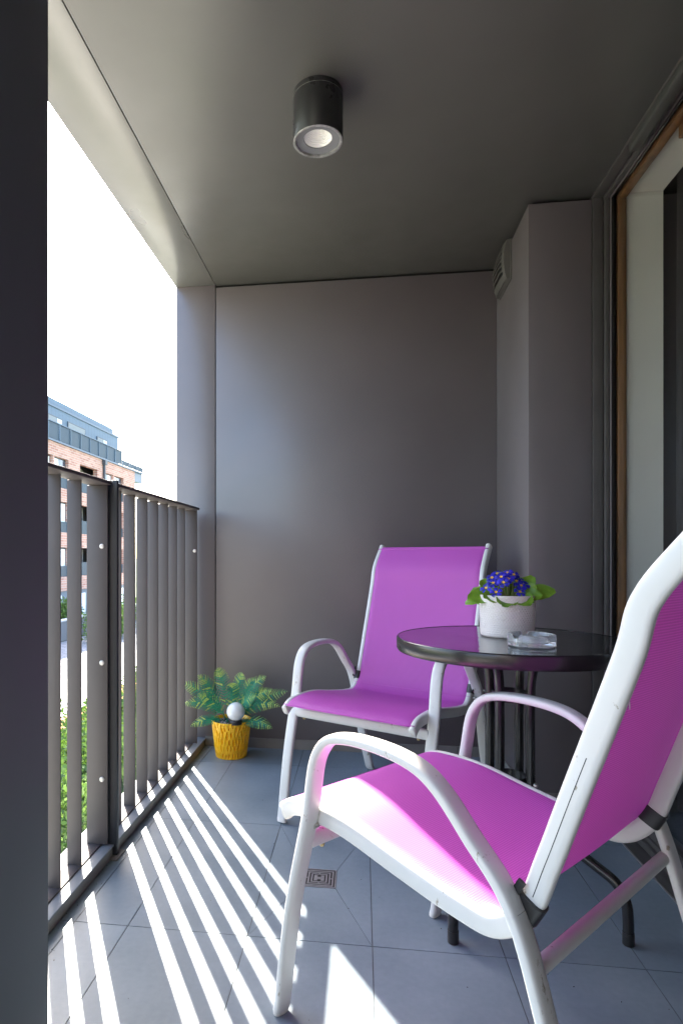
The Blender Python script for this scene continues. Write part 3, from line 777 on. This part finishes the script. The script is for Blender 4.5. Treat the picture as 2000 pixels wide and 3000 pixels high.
# ------------------------------------------------------------------ primrose pot
def leaf_mesh(bm, base, direction, up, L, W, curl, rng, n=8, wavy=.08):
    d = direction.normalized(); s = d.cross(up).normalized(); u = s.cross(d).normalized()
    rows = []
    for i in range(n + 1):
        t = i / n; w = W * max(.16, math.sin(math.pi * min(1, t ** 1.25 * .96 + .02))) ** .62
        if i == 0: w = W * .18
        if i == n: w = W * .30
        c = base + d * (L * t) + u * (-curl * L * t * t)
        row = []
        for k in range(-3, 4):
            q = k / 3
            edge = rng.uniform(-1, 1) * wavy * W * abs(q)
            row.append(bm.verts.new(c + s * (w * q) + u * (.28 * w * abs(q) ** 1.5 + edge + .02 * W * math.cos(i * 3))))
        rows.append(row)
    for a, b in zip(rows, rows[1:]):
        for k in range(6): bm.faces.new((a[k], a[k + 1], b[k + 1], b[k]))
def build_primrose():
    px, py = .402, 1.770
    t = empty('potted_primrose', 'blue primroses with yellow eyes in a dimpled cream pot on the glass table', 'potted plant', (px, py, TZ - .001))
    bm = bmesh.new(); uv = bm.loops.layers.uv.new('UVMap')
    prof = [(0, 0.0003), (.066, 0.0003), (.070, .003), (.0715, .010)] + [(.0715 + .0045 * k / 10, .010 + .102 * k / 10) for k in range(1, 11)] + [(.0765, .1145), (.0755, .116), (.074, .1145), (.0725, .09), (0, .09)]
    bm_lathe(bm, prof, 96, uv=uv); obj('pot', bm, M['pot'], t, smooth=True, auto=50)
    bm = bmesh.new(); bm_lathe(bm, [(0, .0985), (.04, .099), (.0728, .098)], 32); obj('soil', bm, M['soil'], t, smooth=True)
    rng = random.Random(8)
    # leaves: (azimuth deg in world, length, width, lift, curl)
    L = [(200, .080, .030, .22, .30), (178, .082, .022, .05, .35), (226, .062, .028, .30, .30), (258, .064, .034, .16, .42), (290, .062, .032, .20, .40), (322, .066, .026, .35, .25), (348, .098, .028, .42, .28),
         (12, .095, .030, .30, .2), (40, .085, .03, 1.0, .1), (60, .08, .028, .9, .15), (90, .08, .028, .5, .2), (120, .085, .03, .9, .1), (150, .08, .028, .5, .3), (340, .06, .024, .9, .1), (18, .08, .024, 1.3, .05), (100, .085, .022, 1.8, .0)]
    for az, ln, w, lift, curl in L:
        a = R(az + rng.uniform(-5, 5)); d = Vector((math.cos(a), math.sin(a), lift))
        bm = bmesh.new(); b0 = Vector((math.cos(a) * .028, math.sin(a) * .028, .104))
        leaf_mesh(bm, b0, d, Vector((0, -.75, .7)), ln, w * .95, curl, rng, 9, .14)
        obj('leaf', bm, M['prim_leaf'], t, smooth=True)
    # flowers
    spots = []
    tries = 0
    while len(spots) < 23 and tries < 4000:
        tries += 1
        a = rng.uniform(0, 2 * math.pi); r = .058 * math.sqrt(rng.random()); x = math.cos(a) * r - .008; y = math.sin(a) * r - .006
        if all((x - p[0]) ** 2 + (y - p[1]) ** 2 > .0170 ** 2 for p in spots): spots.append((x, y))
    for x, y in spots:
        z = .178 - 13.5 * ((x + .008) ** 2 + (y + .006) ** 2) + rng.uniform(-.012, .008)
        n = Vector((x * 9 + rng.uniform(-.25, .25) - .05, y * 9 - .55 + rng.uniform(-.3, .3), .75)).normalized()
        ax = n.orthogonal().normalized(); ay = n.cross(ax); ph = rng.uniform(0, 6)
        c = Vector((x, y, z)); bm = bmesh.new()
        for k in range(5):
            a0 = ph + k * 2 * math.pi / 5; col = [];
            pts = []
            for q, rr, hh in ((0, .002, -.001), (-.50, .0105, .0018), (-.42, .0158, .001), (-.15, .0172, -.0005), (0, .0152, -.0008), (.15, .0172, -.0005), (.42, .0158, .001), (.50, .0105, .0018)):
                aa = a0 + q; rr *= rng.uniform(.94, 1.06); pts.append(c + (ax * math.cos(aa) + ay * math.sin(aa)) * rr + n * (hh + rng.uniform(-.0008, .0008)))
            v = [bm.verts.new(p) for p in pts]; m0 = bm.verts.new(c + (ax * math.cos(a0) + ay * math.sin(a0)) * .010 + n * .0022)
            for i in range(len(v)):
                bm.faces.new((v[i], v[(i + 1) % len(v)], m0))
        fl = obj('flower', bm, M['petal'], t, smooth=True)
        bm = bmesh.new(); 
        ring = [bm.verts.new(c + (ax * math.cos(ph + .628 * i) + ay * math.sin(ph + .628 * i)) * (.0052 if i % 2 == 0 else .0030) + n * .0024) for i in range(10)]
        cc = bm.verts.new(c + n * .0016)
        for i in range(10): bm.faces.new((ring[i], ring[(i + 1) % 10], cc))
        obj('flower_eye', bm, M['petal_eye'], fl)
        bm = bmesh.new(); bm_tube(bm, [Vector((x * .4, y * .4, .10)), Vector((x * .8, y * .8, .125)), c - n * .002], .0012, nseg=6); obj('stem', bm, M['stem'], fl, smooth=True)
build_primrose()

# ------------------------------------------------------------------ glass ashtray
def build_ashtray():
    ax, ay = .418, 1.582
    bm = bmesh.new(); n = 96; ro, ri, h = .0565, .047, .030
    rings = []
    def z_top(j):
        a = (360 * j / n) % 120; k = abs(a - 60)
        return h - (.0095 * max(0, 1 - (k / 11) ** 2) ** .5 if k < 11 else 0)
    for nm, r, zf in (('ob', ro - .0035, lambda j: 0), ('o1', ro, lambda j: .003), ('o2', ro, lambda j: z_top(j) - .002), ('o3', ro - .0015, z_top), ('i3', ri + .0012, z_top), ('i2', ri, lambda j: z_top(j) - .002), ('i1', ri - .002, lambda j: .012), ('i0', ri - .008, lambda j: .009)):
        rings.append([bm.verts.new((r * math.cos(2 * math.pi * j / n), r * math.sin(2 * math.pi * j / n), zf(j))) for j in range(n)])
    for a, b in zip(rings, rings[1:]):
        for j in range(n): bm.faces.new((a[j], a[(j + 1) % n], b[(j + 1) % n], b[j]))
    bm.faces.new(list(reversed(rings[0]))); bm.faces.new(rings[-1])
    o = obj('ashtray', bm, M['glass_clear'], smooth=True, auto=38, loc=(ax, ay, TZ - .0009)); o.rotation_euler = (0, 0, R(35))
    tag(o, 'round clear glass ashtray standing in front of the primrose pot', 'ashtray')
build_ashtray()

# ------------------------------------------------------------------ yellow planter with fern, and the white globe light stuck in it
def build_fern():
    px, py = -.600, 2.762
    t = empty('potted_fern', 'artificial green fern in a yellow ribbed pot by the end of the railing', 'potted plant', (px, py, 0))
    rng = random.Random(21); H = .168; n = 168; m = 34
    bm = bmesh.new()
    def rad(z): return .071 + (.0925 - .071) * (z / H) ** .9
    nr = 42
    cells = []
    cols, rws = 30, 5
    for c in range(cols):
        for k in range(rws):
            cells.append(((c + .5 * (k % 2) + rng.uniform(-.12, .12)) / cols, (k + .5) / rws + rng.uniform(-.05, .05), .36 / cols * rng.uniform(.6, 1.15), .105 * rng.uniform(.7, 1.25), rng.uniform(.35, 1)))
    def relief(j, v):
        """upright ribs parting round lens-shaped hollows"""
        a = (j / n) % 1; dep = 0
        for ca, cv, wa, hv, k in cells:
            da = abs(a - ca % 1); da = min(da, 1 - da)
            if da > wa * 1.3 or abs(v - cv) > hv: continue
            q = 1 - (abs(v - cv) / hv) ** 1.6
            w = wa * q
            if w > 1e-5 and da < w: dep = max(dep, k * (1 - (da / w) ** 2) ** .5)
        return dep
    rings = []
    for i in range(m * 3 + 1):
        z = H * i / (m * 3); v = i / (m * 3); fade = min(1, v / .10) * min(1, (1 - v) / .10); ring = []
        for j in range(n * 2):
            jj = j / 2; a = 2 * math.pi * jj / n
            d = relief(jj, v)
            dep = .0012 * (.5 + .5 * math.cos(2 * math.pi * jj / n * 60 + 2.2 * math.sin(v * 16 + jj * .11))) + .0125 * fade * d
            r = rad(z) - dep
            ring.append(bm.verts.new((r * math.cos(a), r * math.sin(a), z + .001)))
        rings.append(ring)
    for a, b in zip(rings, rings[1:]):
        for j in range(n * 2): bm.faces.new((a[j], a[(j + 1) % (2 * n)], b[(j + 1) % (2 * n)], b[j]))
    N2 = 2 * n
    last = rings[-1]
    for rr, zz in ((.0905, H + .0015), (.0885, H + .001), (.086, H - .02)):
        ring = [bm.verts.new((rr * math.cos(2 * math.pi * j / N2), rr * math.sin(2 * math.pi * j / N2), zz)) for j in range(N2)]
        for j in range(N2): bm.faces.new((last[j], last[(j + 1) % N2], ring[(j + 1) % N2], ring[j]))
        last = ring
    bm.faces.new(list(reversed(rings[0])))
    obj('pot', bm, M['yellow'], t, smooth=True, auto=70)
    bm = bmesh.new(); bm_lathe(bm, [(0, H - .016), (.086, H - .018)], 40); obj('soil', bm, M['soil'], t)
    bm = bmesh.new()
    for k in range(170):
        a = rng.uniform(0, 6.283); r = .082 * math.sqrt(rng.random()); s = rng.uniform(.003, .0055)
        mtx = Matrix.Translation((r * math.cos(a), r * math.sin(a), H - .0145 + rng.uniform(0, .003))) @ Matrix.Rotation(rng.uniform(0, 3), 4, 'X') @ Matrix.Diagonal((s, s * rng.uniform(.7, 1.2), s * .7, 1))
        bmesh.ops.create_icosphere(bm, subdivisions=1, radius=1, matrix=mtx)
    tag(obj('pebbles', bm, M['pebble'], t, smooth=True), kind='stuff')
    # fronds: tip offsets (dx, dy, z of tip above the floor), arch
    tips = [(-.225, -.03, .335), (-.145, -.05, .375), (-.06, -.02, .405), (-.20, -.08, .25), (-.165, -.09, .155), (-.13, -.10, .30), (.02, -.05, .345), (.055, -.02, .385), (.10, .05, .35),
            (.165, -.03, .375), (.20, -.05, .32), (.265, -.05, .315), (.235, -.08, .255), (.205, -.11, .165), (.13, -.10, .30), (.15, .06, .30)]
    for k, (dx, dy, tz) in enumerate(tips):
        bm = bmesh.new()
        a = math.atan2(dy, dx); b0 = Vector((math.cos(a) * .022 * rng.uniform(.3, 1.2), math.sin(a) * .022, H - .014)); tip = Vector((dx, dy, tz + .0))
        # keep fronds clear of the end wall and ceiling pier
        apex = Vector((b0.x + (dx - b0.x) * .45, b0.y + (dy - b0.y) * .45, max(tz, H) + .035 if tz < .3 else b0.z + (tz - b0.z) * .72 + .02))
        pts = []
        nseg = 22
        for i in range(nseg + 1):
            q = i / nseg; pts.append(b0 * (1 - q) ** 2 + apex * 2 * q * (1 - q) + tip * q * q)
        bm_tube(bm, pts, .0013, nseg=5, cap=False, radii=[1 - .7 * i / nseg for i in range(nseg + 1)])
        Lf = (tip - b0).length; tilt = rng.uniform(-.7, .7)
        for i in range(5, nseg + 1):
            q = i / nseg; tt = (pts[min(nseg, i + 1)] - pts[i - 1]).normalized()
            side = tt.cross(Vector((math.sin(tilt) * .6, -.75, .65)).normalized()).normalized()   # leaf plane roughly facing the room
            upn = side.cross(tt).normalized()
            env = math.sin(math.pi * min(1, (q - .16) / .84 * .86 + .14)) ** .8
            pl = .036 * env * (Lf / .22) ** .5 + .004
            for sg in (-1, 1):
                d = (side * sg + tt * .62 + upn * rng.uniform(-.18, .12) - Vector((0, 0, .12))).normalized()
                w = tt * (.0034 * (.5 + env * .6))
                # pinna with toothed outline
                prev = None; ns = 6
                base = pts[i]
                rows = []
                for u in range(ns + 1):
                    f = u / ns; c = base + d * (pl * f) - upn * (.12 * pl * f * f)
                    ww = w * (1 - f) ** .6 * (1.45 if u % 2 else .6) + w * .08
                    rows.append((bm.verts.new(c - ww), bm.verts.new(c + upn * .0008), bm.verts.new(c + ww)))
                fresh = q > .72 + rng.uniform(-.12, .12) or rng.random() < .12
                for ri, (r0, r1) in enumerate(zip(rows, rows[1:])):
                    for f4 in (bm.faces.new((r0[0], r0[1], r1[1], r1[0])), bm.faces.new((r0[1], r0[2], r1[2], r1[1]))):
                        f4.material_index = 1 if fresh or (ri >= 5 and q > .55) else 0
        bmesh.ops.translate(bm, verts=bm.verts, vec=(0, 0, 0))
        for v in bm.verts:      # never through the end wall
            if v.co.y > .118: v.co.y = .118 - (v.co.y - .118) * .2
        obj('frond', bm, [M['fern'], M['fern_fresh']], t, smooth=False)
    g = empty('garden_globe_light', 'small white globe light on a black stake, stuck in the fern pot', 'garden light', (-.566, 2.700, H - .008))
    bm = bmesh.new(); bm_lathe(bm, [(0, -.0)] + [(.0415 * math.sin(math.pi * k / 24), .018 + .0415 - .0415 * math.cos(math.pi * k / 24)) for k in range(3, 25)], 40)
    obj('globe', bm, M['globe'], g, smooth=True)
    bm = bmesh.new(); bm_lathe(bm, [(0, -.03), (.004, -.03), (.004, .0), (.030, .004), (.031, .016), (.026, .022), (0, .022)], 32); obj('stake', bm, M['black_plastic'], g, smooth=True, auto=40)
build_fern()

# ------------------------------------------------------------------ outside: ground, building, planting
GZ = -3.2
def sheet(name, x0, x1, y0, y1, z, m):
    bm = bmesh.new(); bm.faces.new([bm.verts.new(p) for p in ((x0, y0, z), (x1, y0, z), (x1, y1, z), (x0, y1, z))]); return tag(obj(name, bm, m), kind='structure')
sheet('ground', -900, 900, -900, 1400, GZ - .012, M['grass'])
sheet('path', -4.0, -.95, -30, 80, GZ + .001, M['bounce_ground'])  # unseen pale ground, added to bounce sunlight up onto the ceiling
sheet('pavement', -9.9, -7.6, -30, 80, GZ + .002, M['paving'])
sheet('mulch_bed', -7.6, -6.7, -30, 80, GZ + .004, M['mulch'])
sheet('cobbled_road', -14.4, -9.9, -30, 80, GZ - .002, M['cobble'])
sheet('forecourt', -19.6, -14.8, -30, 80, GZ + .002, M['paving'])

def build_building():
    X = -19.7; ox, oy = X, 40.0
    t = empty('apartment_building', 'red brick apartment block with a set-back blue metal top storey across the street', 'building', (X, 40, GZ))
    def bx(name, x0, x1, y0, y1, z0, z1, m, par=None):
        return box_obj(name, x0 - ox, x1 - ox, y0 - oy, y1 - oy, z0 - GZ, z1 - GZ, m, par or t)
    Y0, Y1 = 12.0, 51.0
    # bays repeat every 9.6 m: window, loggia, downpipe, small window
    bays = []
    for k in range(-3, 2):
        o = 9.6 * k
        bays += [(37.0 + o, 38.9 + o, 'w'), (40.6 + o, 43.45 + o, 'l'), (44.8 + o, 46.4 + o, 's')]
    bays = [b for b in bays if b[0] > Y0 + .3 and b[1] < Y1 - .5]
    storeys = [(-.4, 1.56), (2.56, 4.6), (5.5, 7.5)]
    # brick skin with real openings: piers between openings, spandrels between storeys
    bm = bmesh.new(); depth = .35
    lv = [-1.36] + [z for s in storeys for z in s] + [8.38]
    def b2(y0, y1, z0, z1): bm_box(bm, -depth, 0, y0 - oy, y1 - oy, z0 - GZ, z1 - GZ)
    for i in range(0, len(lv), 2):
        b2(Y0, Y1, lv[i], lv[i + 1])
    for z0, z1 in storeys:
        y = Y0
        for a, b, k in bays:
            b2(y, a, z0 + .0005, z1 - .0005); y = b
        b2(y, Y1, z0 + .0005, z1 - .0005)
    # end wall and back
    bm_box(bm, -11, -depth - .001, Y1 - oy - .35, Y1 - oy - .001, -1.36 - GZ, 8.37 - GZ)
    obj('brick_wall', bm, M['brick'], t)
    bx('inner_core', X - 11, X - 2.2, Y0, Y1 - .4, GZ, 8.3, M['recess'])
    bx('ground_floor_wall', X - 2.2, X - .12, Y0, Y1 - .36, GZ, -1.37, M['render_grey'])
    for zi, (z0, z1) in enumerate(storeys):
        for a, b, k in bays:
            if b < 30: continue
            if k == 'l':
                bx('loggia', X - 1.19, X - 1.15, a, b, z0, z1, M['recess'])
                bx('loggia_railing', X - .10, X - .06, a + .01, b - .01, z0 - .02 + .03, z0 + .95, M['terrace_panel'])
            else:
                w = bx('window', X - .30, X - .22, a + .003, b - .003, z0 + .003, z1 - .003, M['win_frame'])
                n = 2 if k == 'w' else 2; wd = (b - a - .1) / n
                for q in range(n):
                    y0 = a + .05 + q * wd
                    bl = (k == 'w' and (q + zi) % 2 == 0) or (k == 'w' and zi < 2) or (k == 's' and q == 1)
                    bx('pane', X - .218, X - .21, y0 + .05, y0 + wd - .04, z0 + .1, z1 - .1, M['blind'] if bl else M['win_glass'], w)
                    for o in list(w.children): o.location = (0, 0, 0)
                if k == 'w': bx('window_guard', X - .10, X - .07, a + .02, b - .02, z0 + .005, z0 + .72, M['terrace_panel'])
    for a in (44.45, 34.85, 25.25):
        bm = bmesh.new(); bm_tube(bm, [(.10, a - oy, 0.0), (.10, a - oy, 8.0 - GZ)], .10, nseg=12); obj('downpipe', bm, M['win_frame'], t, smooth=True, auto=40)
        bx('downpipe_hopper', X + .02, X + .28, a - .2, a + .2, 8.0, 8.35, M['win_frame'])
    for k in range(5):
        y = 33 + 3.5 * k; bx('garage_door', X - .115, X - .07, y, y + 1.6, GZ, -1.65, M['blind'])
    # terrace slab, overhang past the brick end
    bx('terrace_slab', X - 9, X + .12, Y0, Y1 + 1.9, 8.385, 8.50, M['slate_plain'])
    bx('end_box', X - 6, X - .02, Y1 + .0, Y1 + 1.85, 7.55, 8.384, M['slate_plain'])
    y = Y0 + .05
    while y < Y1 + 1.7:
        solid = y < 47.3
        bx('balustrade_panel', X + .02, X + .05, y + .04, min(y + 1.46, Y1 + 1.8), 8.55 if solid else 8.55, 9.58 if solid else 8.95, M['terrace_panel'])
        if not solid:
            for q in range(6): bx('baluster', X + .02, X + .045, y + .1 + q * .24, y + .14 + q * .24, 8.95, 9.56, M['slate_plain'])
        bx('balustrade_post', X + .055, X + .10, y - .03, y + .03, 8.502, 9.6, M['slate'])
        y += 1.5
    bx('handrail', X + .0, X + .11, Y0, Y1 + 1.85, 9.602, 9.66, M['slate_plain'])
    for q in range(4):
        bx('balustrade_post', X - .3 - 1.5 * q, X - .25 - 1.5 * q, Y1 + 1.75, Y1 + 1.80, 8.502, 9.6, M['slate_plain'])
    # set-back storey
    P = X - 1.0
    bx('upper_storey', P - 8, P, Y0, 49.75, 8.502, 11.20, M['slate'])
    bx('roof_parapet', P - 7.5, P - .12, Y0, 48.9, 11.202, 11.72, M['slate'])
    for z in (11.2,): bx('eaves_trim', P - .02, P + .06, Y0, 49.8, 11.10, 11.26, M['slate_plain'])
    for a, b, z0, z1, m in ((37.9, 39.9, 8.6, 10.5, 'blind'), (40.7, 43.4, 8.6, 10.55, 'recess'), (45.5, 47.4, 8.6, 10.45, 'blind'), (31, 33.5, 8.6, 10.5, 'recess')):
        w = bx('window', P + .002, P + .05, a, b, z0, z1, M['win_frame'])
        mid = (a + b) / 2
        if m == 'recess': bx('pane', P + .051, P + .055, a + .08, b - .08, z0, z1 - .08, M['recess'], w)
        else:
            bx('pane', P + .051, P + .055, a + .08, mid + .1, z0, z1 - .08, M['recess'], w); bx('pane', P + .051, P + .055, mid + .2, b - .08, z0, z1 - .08, M['blind'], w)
build_building()

t = empty('garden_wall', 'low grey retaining wall with pale coping in front of the apartment block', 'wall', (-14.6, 30, GZ))
box_obj('wall_body', -.15, .15, -30, 40, 0, .96, M['wall_grey'], t); box_obj('coping', -.2, .2, -30, 40, .962, 1.03, M['wall_pale'], t)

def shrub(loc, rx, ry, rz, n, label, group, seed, leaf=.05):
    rng = random.Random(seed); t = empty('shrub', label, 'shrub', loc, group=group)
    bm = bmesh.new(); lumps = [(Vector((rng.uniform(-.6, .6) * rx, rng.uniform(-.6, .6) * ry, rng.uniform(.35, .75) * rz)), rng.uniform(.45, .7)) for _ in range(9)]
    for k in range(n):
        c, s = rng.choice(lumps)
        d = Vector((rng.gauss(0, 1), rng.gauss(0, 1), rng.gauss(0, 1))).normalized() * (rng.random() ** .35)
        p = c + Vector((d.x * rx * s, d.y * ry * s, d.z * rz * s * .8))
        if p.z < .02: continue
        a = Vector((rng.gauss(0, 1), rng.gauss(0, 1), rng.gauss(0, 1))).normalized(); b = a.orthogonal().normalized(); L = leaf * rng.uniform(.6, 1.3)
        bm.faces.new([bm.verts.new(p + q) for q in (-a * L, b * L * .45, a * L, -b * L * .45)])
    obj('foliage', bm, M['shrub'], t)
    bm = bmesh.new()
    for k in range(7):
        e, _ = lumps[k]; bm_tube(bm, [(0, 0, 0), e * .5, e], .02, nseg=6, radii=[1, .7, .3])
    obj('stem', bm, M['bark'], t, smooth=True)
names = ['leafy green shrub bed below the railing, nearest the building', 'second green shrub from the viewer along the pavement edge', 'third green shrub from the viewer along the pavement edge', 'fourth green shrub from the viewer along the pavement edge', 'fifth green shrub from the viewer along the pavement edge', 'last green shrub of the row along the pavement edge']
for k in range(6):
    shrub((-5.3 + .15 * (k % 2), 8.6 + 2.3 * k, GZ), 1.45, 1.5, .95, 9000 if k < 3 else 5000, names[k], 'shrubs below the balcony', 40 + k, .05)
shrub((-12.6, 29.5, GZ), 1.0, 2.6, 1.9, 5000, 'taller dark bush at the far kerb before the brick building', None, 77, .08)
shrub((-15.6, 31.0, GZ), .8, 1.2, 1.7, 3500, 'small bush behind the low garden wall', None, 78, .07)
